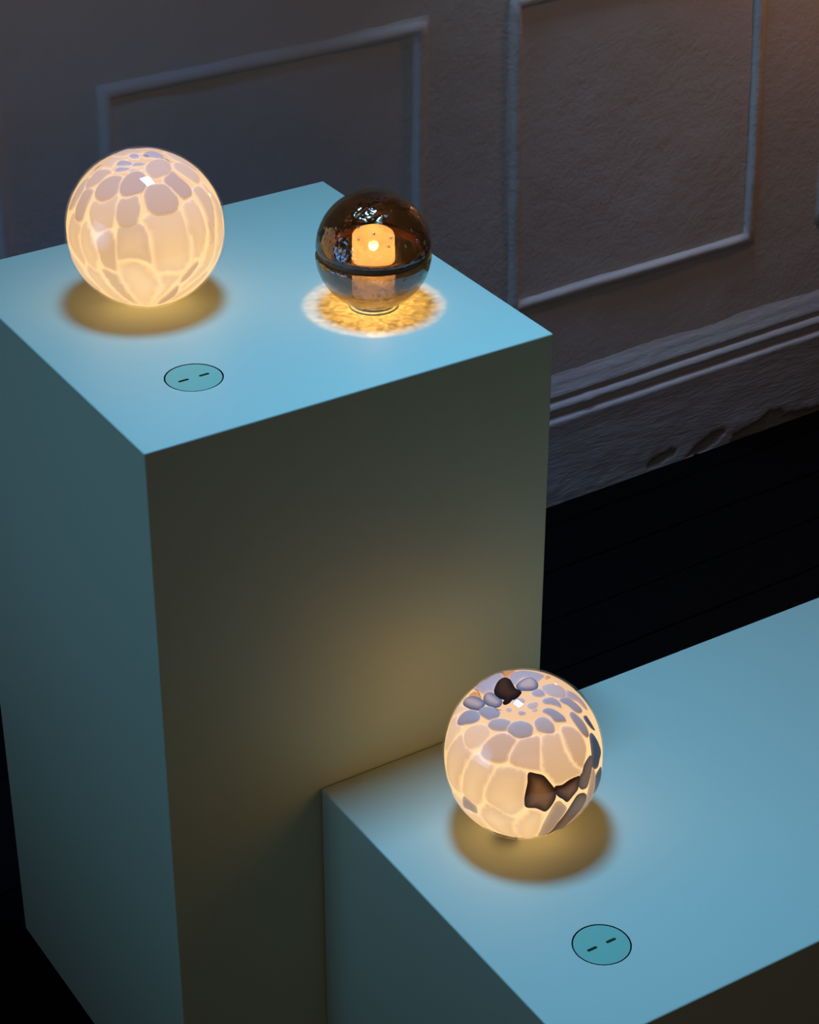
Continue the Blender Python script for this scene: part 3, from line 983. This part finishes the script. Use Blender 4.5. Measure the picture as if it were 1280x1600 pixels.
# ------------------------------------------------------------------ smoked glass lamp: dome on a bowl, frosted candle inside
def smoked_lamp(x, y, z):
    R = 0.0649
    gap = 0.006
    th = 0.0042
    zb = R                       # centre of the bowl
    zd = R + gap                 # centre of the dome
    root = empty('smoked_glass_lamp', (x, y, z), 'smoked brown glass globe lamp in two halves at the right of the tall plinth', 'lamp')

    def arc(rad, zc, a0, a1, n=28, zmin=None):
        pts = []
        for k in range(n + 1):
            a = math.radians(a0 + (a1 - a0) * k / n)
            r, zz = rad * math.cos(a), zc + rad * math.sin(a)
            if abs(math.degrees(a)) > 89.99:
                r = 0.0
            if zmin is not None and zz < zmin:
                zz = zmin
            pts.append((r, zz))
        return pts
    Rd = R * 0.992
    prof = arc(Rd, zd, 90, 2) + [(Rd - 0.0012, zd - 0.0002), (Rd - th + 0.0008, zd - 0.0002)] + arc(Rd - th, zd, 3, 90)
    v, f = lathe(prof, 96)
    dome = mesh_obj('dome', v, f, SMOKE, root, smooth=True)
    dome['label'] = 'smoked glass upper dome'
    flat = 0.0026
    prof = arc(R, zb, -90, -2, zmin=flat) + [(R - 0.0012, zb + 0.0002), (R - th + 0.0008, zb + 0.0002)] + arc(R - th, zb, -3, -90, zmin=flat + th)
    v, f = lathe(prof, 96)
    bowl = mesh_obj('bowl', v, f, SMOKE_BOWL, root, smooth=True)
    bowl['label'] = 'smoked glass lower bowl'
    # recessed collar between the halves
    ro, ri = R * 0.945, R * 0.80
    v, f = lathe([(ri, zb - 0.001), (ro, zb - 0.001), (ro + 0.001, zb + 0.001), (ro + 0.001, zd - 0.001), (ro, zd + 0.001), (ri, zd + 0.001)], 96, True)
    col = mesh_obj('collar', v, f, COLLAR, root, smooth=True)
    col['label'] = 'dark brown recessed collar'
    # foot
    v, f = lathe([(0, 0), (0.026, 0), (0.0275, 0.0008), (0.0275, 0.0018), (0.026, 0.0026), (0, 0.0026)], 64)
    ft = mesh_obj('foot', v, f, FOOT, root, smooth=True)
    ft['label'] = 'pale foot under the bowl'

    def wobbly(name, prof, n=72):
        v, f = lathe(prof, n)
        vv = []
        for p in v:
            q = Vector(p)
            w = 1 + noise.noise(q * 260) * 0.018 + noise.noise(q * 90) * 0.012
            vv.append((q.x * w, q.y * w, q.z))
        return mesh_obj(name, vv, f, FROST, root, smooth=True)
    rc = 0.0240
    z_mid = zb + 0.0062
    z_top = zb + 0.0265
    sl = [(rc * 1.03, 0.0075 + (z_mid - 0.0075) * k / 26) for k in range(27)]
    lower = wobbly('sleeve_base', [(rc * 1.0, 0.0075 + 0.049 * k / 22) for k in range(23)])
    lower.data.materials.clear()
    lower.data.materials.append(SLEEVE_LOW)
    lower['label'] = 'dim brownish lower sleeve inside the bowl'
    sl = [(rc, 0.0565 + (z_mid - 0.0565) * k / 12) for k in range(13)]
    sleeve = wobbly('diffuser_sleeve', sl)
    sleeve['label'] = 'frosted glass sleeve around the light'
    r2 = rc * 0.975
    cap_p = [(r2, z_mid - 0.0006)] + [(r2, z_mid + (z_top - 0.007 - z_mid) * k / 10) for k in range(1, 11)]
    for k in range(1, 9):
        a = math.pi / 2 * k / 8
        cap_p.append((r2 - 0.010 * (1 - math.cos(a)), z_top - 0.007 + 0.007 * math.sin(a)))
    cap_p += [(rc * 0.30, z_top + 0.0006), (0, z_top + 0.0008)]
    capd = wobbly('diffuser_cap', cap_p)
    capd['label'] = 'bright frosted glass cap over the bulb'
    # opaque light base at the bottom of the sleeve
    v, f = lathe([(0, 0.0070), (0.0215, 0.0070), (0.0225, 0.0080), (0.0225, 0.0105), (0.0215, 0.0115), (0, 0.0115)], 48)
    lb = mesh_obj('light_base', v, f, WELL, root, smooth=True)
    zl = zb + 0.0115
    v, f = lathe([(0, zl - 0.006), (0.0020, zl - 0.0045), (0.0030, zl - 0.0025), (0.0033, zl - 0.0005), (0.0028, zl + 0.0018), (0.0016, zl + 0.0034), (0, zl + 0.0040)], 24)
    bl = mesh_obj('bulb', v, f, BULB, root, smooth=True)
    bl['label'] = 'lit bulb'
    # air bubbles in the dome's glass
    bub = []
    rnd = random.Random(5)
    spots = [(0.60, -0.10), (0.30, -0.02), (0.02, 0.30), (-0.33, 0.42), (0.78, 0.20), (0.80, -0.08), (0.84, -0.32), (0.90, -0.25), (-0.55, -0.2), (-0.62, 0.05),
             (0.40, 0.62), (0.52, 0.66), (0.62, 0.70), (-0.15, 0.55), (-0.28, 0.16), (0.36, 0.18)]
    fwd = Vector((0.533, 0.846, 0)).normalized()
    right = Vector((0.846, -0.533, 0))
    bv, bf = [], []
    for u, w in spots:
        # a direction on the camera-facing half of the dome
        el = math.asin(max(-0.1, min(0.97, w * 0.62 + 0.42)))
        az = math.asin(max(-0.97, min(0.97, u)))
        d = (right * math.sin(az) - fwd * math.cos(az)) * math.cos(el) + Vector((0, 0, math.sin(el)))
        rad = rnd.uniform(0.0010, 0.0022)
        c = d * (Rd - 0.0004) + Vector((0, 0, zd))
        v, f = lathe([(0, 1), (0.6, 0.75), (0.95, 0.3), (0.95, -0.3), (0.6, -0.75), (0, -1)], 8)
        b0 = len(bv)
        bv += [tuple(c + Vector(p) * rad) for p in v]
        bf += [tuple(b0 + i for i in q) for q in f]
    bb_ = mesh_obj('air_bubbles', bv, bf, BUBBLE, root, smooth=True)
    bb_['kind'] = 'stuff'
    # the lamp's small bulb, plus an added spot that makes the pool below the bowl
    d = bpy.data.lights.new('candle_light', 'POINT')
    d.energy = 0.56
    d.color = (1.0, 0.80, 0.52)
    d.shadow_soft_size = 0.006
    o = bpy.data.objects.new('candle_light', d)
    COL.objects.link(o)
    o.parent = root
    o.location = (0, 0, zl - 0.004)
    d = bpy.data.lights.new('pool_spot', 'SPOT')
    d.energy = 4.3
    d.color = (1.0, 0.85, 0.60)
    d.shadow_soft_size = 0.0008
    d.spot_size = 2 * math.atan(1.31 * R / (zl - 0.008))
    d.spot_blend = 0.12
    o = bpy.data.objects.new('pool_spot', d)
    COL.objects.link(o)
    o.parent = root
    o.location = (0, 0, zl - 0.008)
    return root


smoked_lamp(0.3697, 0.1653, H1)
